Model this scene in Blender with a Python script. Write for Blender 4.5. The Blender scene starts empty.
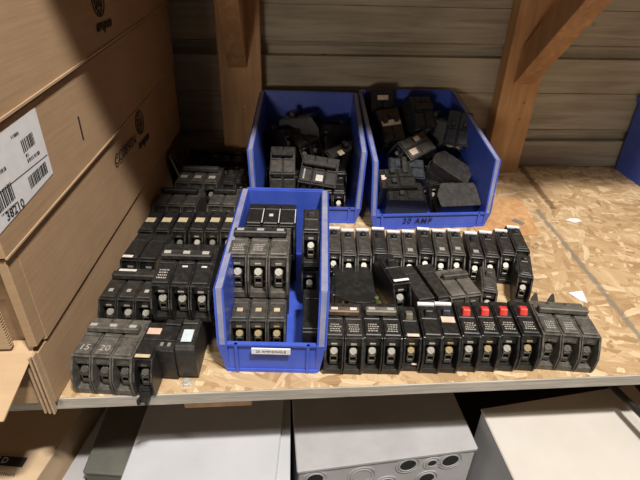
import bpy, bmesh, math, random
from mathutils import Vector, Matrix, Euler
random.seed(7)
S = bpy.context.scene
C = S.collection
R = math.radians
# ------------------------------------------------------------------ helpers
class MB:
    """collects shapes into one mesh"""
    def __init__(s): s.bm = bmesh.new()
    def _bev(s, geom_verts, b, seg=1):
        if b <= 0: return
        es = set()
        for v in geom_verts: es.update(v.link_edges)
        bmesh.ops.bevel(s.bm, geom=list(es), offset=b, segments=seg, profile=.6, affect='EDGES', clamp_overlap=True)
    def box(s, x0, x1, y0, y1, z0, z1, b=.0006, M=None):
        P = [(x, y, z) for x in (x0, x1) for y in (y0, y1) for z in (z0, z1)]
        return s.hexa([P[0], P[4], P[6], P[2], P[1], P[5], P[7], P[3]], b, M)
    def hexa(s, P, b=.0006, M=None):
        # P: bottom 4 ccw, top 4 ccw
        P = [Vector(p) for p in P]
        if M is not None: P = [M @ p for p in P]
        v = [s.bm.verts.new(p) for p in P]
        for f in ((3, 2, 1, 0), (4, 5, 6, 7), (0, 1, 5, 4), (1, 2, 6, 5), (2, 3, 7, 6), (3, 0, 4, 7)):
            s.bm.faces.new([v[i] for i in f])
        s._bev(v, b)
        return s
    def prism(s, poly, x0, x1, b=.0005):
        """poly in (y,z), extruded along x"""
        a = [s.bm.verts.new((x0, y, z)) for y, z in poly]
        c = [s.bm.verts.new((x1, y, z)) for y, z in poly]
        n = len(poly)
        s.bm.faces.new(a[::-1]); s.bm.faces.new(c)
        for i in range(n): s.bm.faces.new((a[i], a[(i+1) % n], c[(i+1) % n], c[i]))
        s._bev(a + c, b)
        return s
    def slab(s, poly, off, b=0):
        """3d polygon given thickness by an offset vector"""
        off = Vector(off)
        a = [s.bm.verts.new(Vector(p)) for p in poly]
        c = [s.bm.verts.new(Vector(p) + off) for p in poly]
        n = len(poly)
        s.bm.faces.new(a[::-1]); s.bm.faces.new(c)
        for i in range(n): s.bm.faces.new((a[i], a[(i+1) % n], c[(i+1) % n], c[i]))
        s._bev(a + c, b)
        return s
    def cyl(s, c, axis, r, h, n=14, r2=None, b=0):
        q = Vector(axis).normalized().to_track_quat('Z', 'Y')
        c = Vector(c); r2 = r if r2 is None else r2
        lo = []; hi = []
        for i in range(n):
            t = 2*math.pi*i/n
            lo.append(s.bm.verts.new(c + q @ Vector((r*math.cos(t), r*math.sin(t), 0))))
            hi.append(s.bm.verts.new(c + q @ Vector((r2*math.cos(t), r2*math.sin(t), h))))
        s.bm.faces.new(lo[::-1]); s.bm.faces.new(hi)
        for i in range(n): s.bm.faces.new((lo[i], lo[(i+1) % n], hi[(i+1) % n], hi[i]))
        s._bev(hi, b)
        return s
    def ring(s, c, axis, r0, r1, h, n=28, sy=1):
        q = Vector(axis).normalized().to_track_quat('Z', 'Y'); c = Vector(c)
        L = []
        for r, z in ((r0, 0), (r1, 0), (r1, h), (r0, h)):
            L.append([s.bm.verts.new(c + q @ Vector((r*math.cos(2*math.pi*i/n), sy*r*math.sin(2*math.pi*i/n), z))) for i in range(n)])
        for k in range(4):
            for i in range(n):
                s.bm.faces.new((L[k][i], L[k][(i+1) % n], L[(k+1) % 4][(i+1) % n], L[(k+1) % 4][i]))
        return s
    def mesh(s, name, mat):
        bmesh.ops.recalc_face_normals(s.bm, faces=s.bm.faces[:])
        me = bpy.data.meshes.new(name); s.bm.to_mesh(me); s.bm.free()
        me.materials.append(mat)
        return me
def link(name, me, parent=None, loc=None):
    o = bpy.data.objects.new(name, me); C.objects.link(o)
    if parent is not None: o.parent = parent
    if loc is not None: o.location = loc
    return o
def tag(o, label=None, cat=None, group=None, kind=None):
    if label: o['label'] = label
    if cat: o['category'] = cat
    if group: o['group'] = group
    if kind: o['kind'] = kind
    return o
def root(name, loc, rot=(0, 0, 0), sc=1):
    o = bpy.data.objects.new(name, None); C.objects.link(o)
    o.empty_display_size = .02
    o.location = loc; o.rotation_euler = rot; o.scale = (sc,)*3
    return o
def text_mesh(name, body, size, mat, depth=.0002, shear=0, bold=0, spacing=1):
    cu = bpy.data.curves.new(name, 'FONT'); cu.body = body; cu.size = size; cu.extrude = depth
    cu.align_x = 'CENTER'; cu.align_y = 'CENTER'; cu.shear = shear; cu.offset = bold; cu.space_character = spacing
    cu.resolution_u = 2
    t = bpy.data.objects.new(name, cu); C.objects.link(t)
    me = bpy.data.meshes.new_from_object(t.evaluated_get(bpy.context.evaluated_depsgraph_get()))
    bpy.data.objects.remove(t); me.materials.clear(); me.materials.append(mat); me.name = name
    return me
# ------------------------------------------------------------------ materials
def newmat(name):
    m = bpy.data.materials.new(name); m.use_nodes = True
    nt = m.node_tree; return m, nt, nt.nodes['Principled BSDF']
def N(nt, t, **k):
    n = nt.nodes.new(t)
    for a, v in k.items():
        if a in n.inputs.keys(): n.inputs[a].default_value = v
        else: setattr(n, a, v)
    return n
def ramp(nt, fac, cols):
    r = nt.nodes.new('ShaderNodeValToRGB'); e = r.color_ramp.elements
    while len(e) < len(cols): e.new(.5)
    for i, (p, c) in enumerate(cols): e[i].position = p; e[i].color = (*c, 1)
    nt.links.new(fac, r.inputs[0]); return r
def coords(nt, rot=(0, 0, 0), sc=(1, 1, 1), world=False, loc=(0, 0, 0)):
    if world:
        g = nt.nodes.new('ShaderNodeNewGeometry'); src = g.outputs['Position']
    else:
        g = nt.nodes.new('ShaderNodeTexCoord'); src = g.outputs['Object']
    m = N(nt, 'ShaderNodeMapping'); m.inputs['Rotation'].default_value = rot; m.inputs['Scale'].default_value = sc
    m.inputs['Location'].default_value = loc
    nt.links.new(src, m.inputs[0]); return m.outputs[0]
def bump(nt, h, bsdf, strength=.3, dist=.001):
    b = N(nt, 'ShaderNodeBump'); b.inputs['Strength'].default_value = strength; b.inputs['Distance'].default_value = dist
    nt.links.new(h, b.inputs['Height']); nt.links.new(b.outputs[0], bsdf.inputs['Normal'])
def plastic(name, a, b, rough=.45, scale=60, spread=(.42, .72), rv=.15, bumps=.15, wear=0):
    """moulded plastic with dust and wear: a = clean colour, b = dusty colour"""
    m, nt, p = newmat(name)
    co = coords(nt)
    n = N(nt, 'ShaderNodeTexNoise', Scale=scale, Detail=6.0, Roughness=.65); nt.links.new(co, n.inputs['Vector'])
    r = ramp(nt, n.outputs['Fac'], [(spread[0], a), (spread[1], b)])
    out = r.outputs[0]
    if wear:
        ge = nt.nodes.new('ShaderNodeNewGeometry'); wr = N(nt, 'ShaderNodeMapRange'); nt.links.new(ge.outputs['Pointiness'], wr.inputs[0])
        wr.inputs[1].default_value = .53; wr.inputs[2].default_value = .60; wr.inputs[3].default_value = 0; wr.inputs[4].default_value = wear
        wm = N(nt, 'ShaderNodeMix', data_type='RGBA'); nt.links.new(wr.outputs[0], wm.inputs[0]); nt.links.new(out, wm.inputs[6]); wm.inputs[7].default_value = (*[x*1.9 for x in b], 1)
        out = wm.outputs[2]
    nt.links.new(out, p.inputs['Base Color'])
    q = N(nt, 'ShaderNodeMapRange'); q.inputs[3].default_value = rough-rv; q.inputs[4].default_value = rough+rv
    nt.links.new(n.outputs['Fac'], q.inputs[0]); nt.links.new(q.outputs[0], p.inputs['Roughness'])
    bump(nt, n.outputs['Fac'], p, bumps, .0006)
    return m
def plain(name, c, rough=.5, metal=0, var=.15, scale=80):
    m, nt, p = newmat(name)
    co = coords(nt); n = N(nt, 'ShaderNodeTexNoise', Scale=scale, Detail=3.0); nt.links.new(co, n.inputs['Vector'])
    r = ramp(nt, n.outputs['Fac'], [(.3, tuple(x*(1-var) for x in c)), (.7, tuple(min(1, x*(1+var)) for x in c))])
    nt.links.new(r.outputs[0], p.inputs['Base Color'])
    p.inputs['Roughness'].default_value = rough; p.inputs['Metallic'].default_value = metal
    return m
M = {}
M['black'] = plastic('black_plastic', (.014, .0135, .013), (.040, .037, .033), .38, 120, (.45, .85))
M['black2'] = plastic('dusty_black_plastic', (.021, .0195, .018), (.060, .054, .047), .45, 110, (.42, .85))
M['wgray'] = plastic('scuffed_gray_plastic', (.055, .050, .044), (.15, .138, .115), .5, 110, (.36, .72))
M['gray'] = plastic('worn_gray_plastic', (.075, .068, .058), (.16, .145, .12), .5, 60, (.35, .75))
M['dgray'] = plastic('charcoal_plastic', (.038, .035, .031), (.105, .095, .08), .5, 110, (.38, .8))
M['blueblack'] = plastic('bluish_black_plastic', (.018, .022, .030), (.045, .052, .066), .45, 110)
M['brown'] = plastic('brown_tie', (.11, .065, .038), (.19, .13, .085), .5)
M['tantie'] = plastic('gray_tan_tie', (.11, .10, .075), (.2, .18, .14), .5)
M['red'] = plastic('red_handle', (.55, .035, .03), (.75, .09, .07), .4)
M['white'] = plain('pale_print', (.62, .60, .56), .7)
M['print'] = plain('dull_white_print', (.36, .34, .31), .7)
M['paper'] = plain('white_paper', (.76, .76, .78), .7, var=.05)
M['cream'] = plain('cream_label', (.62, .50, .40), .6)
M['tan'] = plain('tan_label', (.50, .41, .26), .6)
M['pink'] = plain('pinkish_label', (.62, .42, .32), .6)
M['bluelab'] = plain('bluish_white_label', (.52, .60, .64), .6)
M['yellow'] = plain('yellow_label', (.62, .50, .05), .5)
M['ink'] = plain('black_ink', (.03, .028, .027), .7)
M['inkblue'] = plain('dark_marker_ink', (.010, .012, .06), .6)
M['steel'] = plain('dull_steel', (.36, .345, .30), .55, .6)
M['shine'] = plain('bright_steel', (.6, .59, .55), .45, .4)
M['brass'] = plain('dull_brass', (.36, .28, .15), .5, .6)
M['galv'] = plain('dark_terminal_metal', (.16, .15, .13), .45, .8)
M['green'] = plain('olive_green_plastic', (.09, .12, .03), .4)
M['blue'] = plastic('blue_bin_plastic', (.040, .088, .50), (.075, .13, .56), .36, 25, (.3, .75), .08, .05)
M['rim'] = plastic('worn_blue_rim', (.17, .19, .38), (.34, .33, .40), .5, 40, (.3, .75))
M['gal'] = plastic('pale_gray_enamel', (.46, .48, .51), (.54, .55, .58), .42, 9, (.3, .7), .08, .02)
M['gal2'] = plastic('gray_enamel', (.35, .345, .355), (.45, .445, .455), .4, 10, (.3, .7), .08, .02)
M['beige'] = plastic('beige_enamel', (.55, .52, .47), (.62, .59, .54), .45, 8, (.3, .7), .08, .02)
M['dg'] = plastic('olive_gray_enamel', (.10, .10, .085), (.14, .14, .12), .45, 20, (.3, .7), .1, .03)
M['hole'] = plain('dark_opening', (.010, .010, .010), .8)
def cardboard(name, a, b):
    m, nt, p = newmat(name)
    co = coords(nt, sc=(2.2, 2.2, 2.2))
    n = N(nt, 'ShaderNodeTexNoise', Scale=3.0, Detail=8.0, Roughness=.6); nt.links.new(co, n.inputs['Vector'])
    co2 = coords(nt, sc=(1, 1, 18)); w = N(nt, 'ShaderNodeTexNoise', Scale=12.0, Detail=2.0); nt.links.new(co2, w.inputs['Vector'])
    mx = N(nt, 'ShaderNodeMath', operation='MULTIPLY_ADD'); mx.inputs[1].default_value = .35
    nt.links.new(w.outputs['Fac'], mx.inputs[0]); nt.links.new(n.outputs['Fac'], mx.inputs[2])
    r = ramp(nt, mx.outputs[0], [(.4, a), (.95, b)]); nt.links.new(r.outputs[0], p.inputs['Base Color'])
    p.inputs['Roughness'].default_value = .8; bump(nt, w.outputs['Fac'], p, .12, .002)
    return m
M['card'] = cardboard('brown_cardboard', (.34, .215, .115), (.47, .315, .185))
M['card3'] = cardboard('pale_kraft_cardboard', (.54, .39, .24), (.66, .50, .33))
M['card2'] = cardboard('light_kraft_cardboard', (.44, .30, .17), (.56, .40, .245))
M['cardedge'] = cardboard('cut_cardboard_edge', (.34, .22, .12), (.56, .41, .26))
def wood(name, cols, rot, sc, rough=.65, bs=.25, knots=True):
    m, nt, p = newmat(name)
    co = coords(nt, rot, sc, world=True)
    n = N(nt, 'ShaderNodeTexNoise', Scale=1.0, Detail=9.0, Roughness=.62, Distortion=.6); nt.links.new(co, n.inputs['Vector'])
    co2 = coords(nt, (0, 0, 0), (5, 5, 7), world=True)
    n2 = N(nt, 'ShaderNodeTexNoise', Scale=1.0, Detail=4.0); nt.links.new(co2, n2.inputs['Vector'])
    mx = N(nt, 'ShaderNodeMath', operation='MULTIPLY_ADD'); mx.inputs[1].default_value = .7
    nt.links.new(n2.outputs['Fac'], mx.inputs[0]); nt.links.new(n.outputs['Fac'], mx.inputs[2])
    r = ramp(nt, mx.outputs[0], cols); out = r.outputs[0]
    if knots:
        v = N(nt, 'ShaderNodeTexVoronoi', Scale=1.0); nt.links.new(coords(nt, (0, 0, 0), (9, 9, 7), world=True, loc=(.3, 0, .8)), v.inputs['Vector'])
        kr = ramp(nt, v.outputs['Distance'], [(.03, (.3, .25, .2)), (.07, (1, 1, 1))])
        mm = N(nt, 'ShaderNodeMix', data_type='RGBA', blend_type='MULTIPLY'); mm.inputs[0].default_value = .8
        nt.links.new(out, mm.inputs[6]); nt.links.new(kr.outputs[0], mm.inputs[7]); out = mm.outputs[2]
    nt.links.new(out, p.inputs['Base Color']); p.inputs['Roughness'].default_value = rough
    bump(nt, n.outputs['Fac'], p, bs, .002)
    return m
M['siding'] = wood('weathered_board_siding', [(.55, (.25, .215, .16)), (.8, (.37, .325, .25)), (1.05, (.46, .42, .33))], (0, 0, 0), (5, 60, 75), .75, .5)
M['stud'] = wood('orange_pine', [(.5, (.36, .185, .075)), (.85, (.54, .30, .135)), (1.1, (.64, .38, .19))], (0, 0, 0), (60, 60, 5), .6, .2)
M['brace'] = wood('brown_pine', [(.5, (.28, .14, .06)), (.85, (.44, .24, .11)), (1.1, (.54, .31, .15))], (R(45), 0, 0), (60, 60, 5), .6, .2)
def osb(name):
    m, nt, p = newmat(name)
    base = coords(nt, world=True)
    dn = N(nt, 'ShaderNodeTexNoise', Scale=22.0, Detail=3.0); nt.links.new(base, dn.inputs['Vector'])
    best = col = hgt = None
    for k, (ang, lx, ly) in enumerate(((12, 16, 72), (58, 19, 85), (-35, 15, 76), (100, 20, 72), (152, 19, 90), (78, 30, 130), (-12, 28, 120))):
        add = N(nt, 'ShaderNodeMix', data_type='RGBA', blend_type='ADD'); add.inputs[0].default_value = .018
        nt.links.new(base, add.inputs[6]); nt.links.new(dn.outputs['Color'], add.inputs[7])
        mp = N(nt, 'ShaderNodeMapping'); mp.vector_type = 'TEXTURE'
        mp.inputs['Rotation'].default_value = (0, 0, R(ang)); mp.inputs['Scale'].default_value = (1/lx, 1/ly, .02)
        mp.inputs['Location'].default_value = (k*.37, k*.21, 0)
        nt.links.new(add.outputs[2], mp.inputs[0])
        v = N(nt, 'ShaderNodeTexVoronoi', Scale=1.0); v.inputs['Randomness'].default_value = .9
        nt.links.new(mp.outputs[0], v.inputs['Vector'])
        sp = N(nt, 'ShaderNodeSeparateColor'); nt.links.new(v.outputs['Color'], sp.inputs[0])
        # a chip's fine grain, along its own length
        g = N(nt, 'ShaderNodeTexNoise', Scale=1.0, Detail=4.0)
        m2 = N(nt, 'ShaderNodeMapping'); m2.inputs['Scale'].default_value = (1.2, 7, 1); nt.links.new(mp.outputs[0], m2.inputs[0]); nt.links.new(m2.outputs[0], g.inputs['Vector'])
        cc = N(nt, 'ShaderNodeMath', operation='MULTIPLY_ADD'); cc.inputs[1].default_value = .7
        nt.links.new(sp.outputs[1], cc.inputs[0])
        g2 = N(nt, 'ShaderNodeMath', operation='MULTIPLY'); g2.inputs[1].default_value = .62; nt.links.new(g.outputs['Fac'], g2.inputs[0])
        nt.links.new(g2.outputs[0], cc.inputs[2])
        if best is None: best, col = sp.outputs[0], cc.outputs[0]
        else:
            gt = N(nt, 'ShaderNodeMath', operation='GREATER_THAN'); nt.links.new(sp.outputs[0], gt.inputs[0]); nt.links.new(best, gt.inputs[1])
            mv = N(nt, 'ShaderNodeMix'); nt.links.new(gt.outputs[0], mv.inputs[0]); nt.links.new(col, mv.inputs[2]); nt.links.new(cc.outputs[0], mv.inputs[3])
            mb = N(nt, 'ShaderNodeMath', operation='MAXIMUM'); nt.links.new(best, mb.inputs[0]); nt.links.new(sp.outputs[0], mb.inputs[1])
            best, col = mb.outputs[0], mv.outputs[0]
    r = ramp(nt, col, [(.12, (.19, .105, .045)), (.34, (.36, .225, .11)), (.6, (.46, .31, .165)), (.85, (.55, .395, .225)), (1.0, (.67, .52, .33))])
    # darker strips running front to back
    sx = N(nt, 'ShaderNodeSeparateXYZ'); nt.links.new(base, sx.inputs[0])
    nz = N(nt, 'ShaderNodeTexNoise', Scale=45.0, Detail=4.0); nt.links.new(base, nz.inputs['Vector'])
    def strip(x0, slope, y0, y1, w, colr, prev):
        # |x - (x0 + slope*(y-y0))| < w (+ noise)
        a = N(nt, 'ShaderNodeMath', operation='SUBTRACT'); nt.links.new(sx.outputs[1], a.inputs[0]); a.inputs[1].default_value = y0
        b = N(nt, 'ShaderNodeMath', operation='MULTIPLY_ADD'); nt.links.new(a.outputs[0], b.inputs[0]); b.inputs[1].default_value = slope; b.inputs[2].default_value = x0
        c = N(nt, 'ShaderNodeMath', operation='SUBTRACT'); nt.links.new(sx.outputs[0], c.inputs[0]); nt.links.new(b.outputs[0], c.inputs[1])
        d = N(nt, 'ShaderNodeMath', operation='ABSOLUTE'); nt.links.new(c.outputs[0], d.inputs[0])
        e = N(nt, 'ShaderNodeMath', operation='MULTIPLY_ADD'); nt.links.new(nz.outputs['Fac'], e.inputs[0]); e.inputs[1].default_value = w*2.2; nt.links.new(d.outputs[0], e.inputs[2])
        f = N(nt, 'ShaderNodeMapRange'); nt.links.new(e.outputs[0], f.inputs[0]); f.inputs[1].default_value = w*1.7; f.inputs[2].default_value = w*2.5; f.inputs[3].default_value = .8; f.inputs[4].default_value = 0
        g = N(nt, 'ShaderNodeMath', operation='GREATER_THAN'); nt.links.new(sx.outputs[1], g.inputs[0]); g.inputs[1].default_value = y0
        h = N(nt, 'ShaderNodeMath', operation='LESS_THAN'); nt.links.new(sx.outputs[1], h.inputs[0]); h.inputs[1].default_value = y1
        i = N(nt, 'ShaderNodeMath', operation='MULTIPLY'); nt.links.new(g.outputs[0], i.inputs[0]); nt.links.new(h.outputs[0], i.inputs[1])
        j = N(nt, 'ShaderNodeMath', operation='MULTIPLY'); nt.links.new(i.outputs[0], j.inputs[0]); nt.links.new(f.outputs[0], j.inputs[1])
        mm = N(nt, 'ShaderNodeMix', data_type='RGBA'); nt.links.new(j.outputs[0], mm.inputs[0]); nt.links.new(prev, mm.inputs[6]); mm.inputs[7].default_value = (*colr, 1)
        return mm.outputs[2]
    o = strip(.533, .06, .50, .908, .005, (.20, .175, .135), r.outputs[0])
    o = strip(.598, .10, .909, 1.14, .008, (.12, .06, .022), o)
    nt.links.new(o, p.inputs['Base Color']); p.inputs['Roughness'].default_value = .62
    bump(nt, best, p, .35, .0012)
    return m
M['osb'] = osb('oriented_strand_board')
M['osbedge'] = wood('sawn_gray_board_edge', [(.5, (.26, .235, .20)), (.9, (.42, .39, .34)), (1.1, (.5, .46, .4))], (0, 0, 0), (14, 60, 240), .8, .5, False)
# ------------------------------------------------------------------ circuit breakers
W = .0254
CACHE = {}
def stretch(me, k=1.22, y0=.0135):
    for v in me.vertices:
        if v.co.y > y0: v.co.y = y0+(v.co.y-y0)*k
    return me
def cached(key, fn):
    if key not in CACHE: CACHE[key] = fn()
    return CACHE[key]
def housing(n, mat, kind):
    m = MB(); hw = n*W/2
    barrier = [(.004, 0), (.001, .008), (0, .028), (.005, .040), (.012, .050), (.0135, .0555), (.020, .0555), (.026, .045), (.026, 0)]
    for i in range(n+1):
        x = -hw + i*W; t = .0018 if 0 < i < n else .0014
        c = x + (t if i == 0 else -t if i == n else 0)
        if i in (0, n): m.prism(barrier, c-.0014, c+.0014, .0004)
        else: m.prism(barrier, c-.0024, c-.0006, .0003); m.prism(barrier, c+.0006, c+.0024, .0003)
    for i in range(n):
        x0 = -hw + i*W + .0003; x1 = x0 + W - .0006
        # the closed case behind the wire terminals
        m.prism([(.022, 0), (.022, .044), (.0155, .048), (.0135, .0552), (.0715, .0552), (.0745, .051), (.0750, .040), (.0750, .006), (.0735, .005), (.0735, 0)], x0, x1, .0006)
        m.box(x0+.002, x1-.002, .004, .0225, 0, .009, .0004)
        m.box(x0+.002, x1-.002, .015, .023, .040, .0545, .0006)
        if kind == 'window':
            m.box(x0+.003, x1-.003, .017, .0635, .055, .0572, .0007)
            m.box(x0+.006, x1-.006, .021, .030, .057, .0580, .0005)
        elif kind == 'smooth':
            m.box(x0+.0012, x1-.0012, .016, .052, .055, .0590, .0012)
            m.box(x0+.0012, x1-.0012, .054, .068, .052, .0575, .0008)
        else:
            m.box(x0+.0018, x1-.0018, .0160, .0410, .055, .0585, .0010)
            m.box(x0+.0018, x1-.0018, .0425, .0640, .055, .0573, .0006)
    return stretch(m.mesh('housing', mat))
def lug():
    m = MB()
    m.box(-.0052, .0052, .0105, .022, .012, .018, .0004); m.box(-.0052, .0052, .0105, .022, .0245, .028, .0004)
    m.box(-.0052, -.0036, .0105, .022, .012, .032, .0003); m.box(.0036, .0052, .0105, .022, .012, .032, .0003)
    return m.mesh('terminal_lug', M['galv'])
def screw(mat):
    m = MB()
    q = Vector((0, -.75, .66))
    m.cyl((0, .0165, .0305), q, .0055, .0045, 18, .0051, .0006)
    a = Matrix.Translation(Vector((0, .0165, .0305)) + q*.0047) @ q.to_track_quat('Z', 'Y').to_matrix().to_4x4() @ Matrix.Rotation(R(35), 4, 'Z')
    m.box(-.0008, .0008, -.0044, .0044, -.0004, .0003, 0, a)
    m.box(-.0040, .0040, .0138, .0152, .0425, .0455, .0003)
    return m.mesh('terminal_screw', mat)
def tie(n, mat):
    m = MB(); hw = n*W/2
    m.box(-hw+.0045, hw-.0045, .0455, .0545, .0590, .0675, .0013)
    for i in range(n):
        x = -hw+(i+.5)*W; m.box(x-.0045, x+.0045, .0465, .0550, .055, .0640, .0008)
    return stretch(m.mesh('handle_tie', mat))
def toggle(mat, w=.0055):
    m = MB(); m.hexa([(-w, .0445, .056), (w, .0445, .056), (w, .0555, .056), (-w, .0555, .056),
                      (-w*.9, .0475, .0655), (w*.9, .0475, .0655), (w*.9, .0550, .0645), (-w*.9, .0550, .0645)], .0008)
    return stretch(m.mesh('switch_handle', mat))
def knob(mat):
    m = MB(); m.cyl((0, .0545, .0570), (0, 0, 1), .0050, .0065, 16, .0042, .0010); m.box(-.0062, .0062, .049, .0605, .0565, .0588, .0008)
    return stretch(m.mesh('switch_handle', mat))
def quad(x0, x1, y0, y1, z, mat, name, t=.0005):
    m = MB(); m.box(x0, x1, y0, y1, z, z+t, 0); return stretch(m.mesh(name, mat))
def scribble(z, seed, mat, y0=.021, rows=4):
    m = MB(); rr = random.Random(seed)
    for r_ in range(rows):
        x = -.0070 + rr.random()*.002
        while x < .0060:
            w = .0008 + rr.random()*.0022
            m.box(x, x+w, y0+r_*.0034, y0+r_*.0034+.0016, z, z+.00022, 0); x += w+.0009
    return stretch(m.mesh('printed_marking', mat))
def breaker(name, loc, rot, label, group, n=1, sc=1.0, sy=1.0, fins=False, mat='black', face='panel', handle='toggle', hmat=None, screwmat='steel',
            marks=(), texts=(), labels=(), rear=False, tiemarks=0, foot=False):
    r = root(name, loc, tuple(R(a) for a in rot), sc)
    tag(r, label, 'circuit breaker', group)
    if sy != 1: r.scale = (sc, sc*sy, sc)
    hw = n*W/2; zt = {'window': .0572, 'smooth': .0590, 'panel': .0585}[face]
    link('housing', cached(('h', n, mat, face), lambda: housing(n, M[mat], face)), r)
    hm = hmat or mat
    if handle == 'tie':
        t = link('handle_tie', cached(('tie', n, hm), lambda: tie(n, M[hm])), r)
        for i in range(tiemarks):
            x = -hw+(i+.5)*W
            link('printed_marking', cached(('tm', hm), lambda: quad(-.0045, .0045, .0480, .0522, .0676, M['white' if hm == 'brown' else 'print'], 'printed_marking', .0002)), t, (x, 0, 0))
    for i in range(n):
        x = -hw+(i+.5)*W
        if handle == 'toggle': link('switch_handle', cached(('tg', hm), lambda: toggle(M[hm])), r, (x, 0, 0))
        if handle == 'knob': link('switch_handle', cached(('kn', hm), lambda: knob(M[hm])), r, (x, 0, 0))
        lg = link('terminal_lug', cached(('lug',), lug), r, (x, 0, 0))
        link('terminal_screw', cached(('scr', screwmat), lambda: screw(M[screwmat])), lg)
        if i in marks:
            link('printed_marking', scribble(zt+.0001, hash((i, round(loc[0]*1000), 5)) % 999, M['print']), r, (x, 0, 0))
    for (i, s) in texts:
        x = -hw+(i+.5)*W
        link('printed_marking', text_mesh('printed_marking', s, .0135, M['print'], .0001, .1), r, (x, .026, zt+.0002))
    for (x0, x1, y0, y1, z, mm) in labels:
        link('rating_label', quad(x0, x1, y0, y1, z, M[mm], 'rating_label'), r)
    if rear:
        m = MB(); m.box(-hw+.001, hw-.001, .0665, .0710, .0540, .0580, .0004); link('rear_edge_strip', stretch(m.mesh('rear_edge_strip', M['paper'])), r)  # glint and wear of the rear edge, put in as a pale strip
    if fins:
        for x in (-.027, -.003):
            m = MB(); m.slab([(x-.005, .0885, .040), (x+.005, .0885, .040), (x+.005, .0885, .054), (x+.0005, .0885, .0655), (x-.002, .0885, .0655), (x-.005, .0885, .054)], (0, .0025, 0), .0003)
            link('mounting_fin', m.mesh('mounting_fin', M['gray']), r)
    if foot:
        m = MB(); m.box(-.007, .007, -.009, .006, .0005, .006, .0008); m.box(-.007, -.003, -.013, -.008, .0005, .009, .0006); m.box(.003, .007, -.013, -.008, .0005, .009, .0006)
        link('mounting_foot', m.mesh('mounting_foot', M[mat]), r)
    return r
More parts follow.
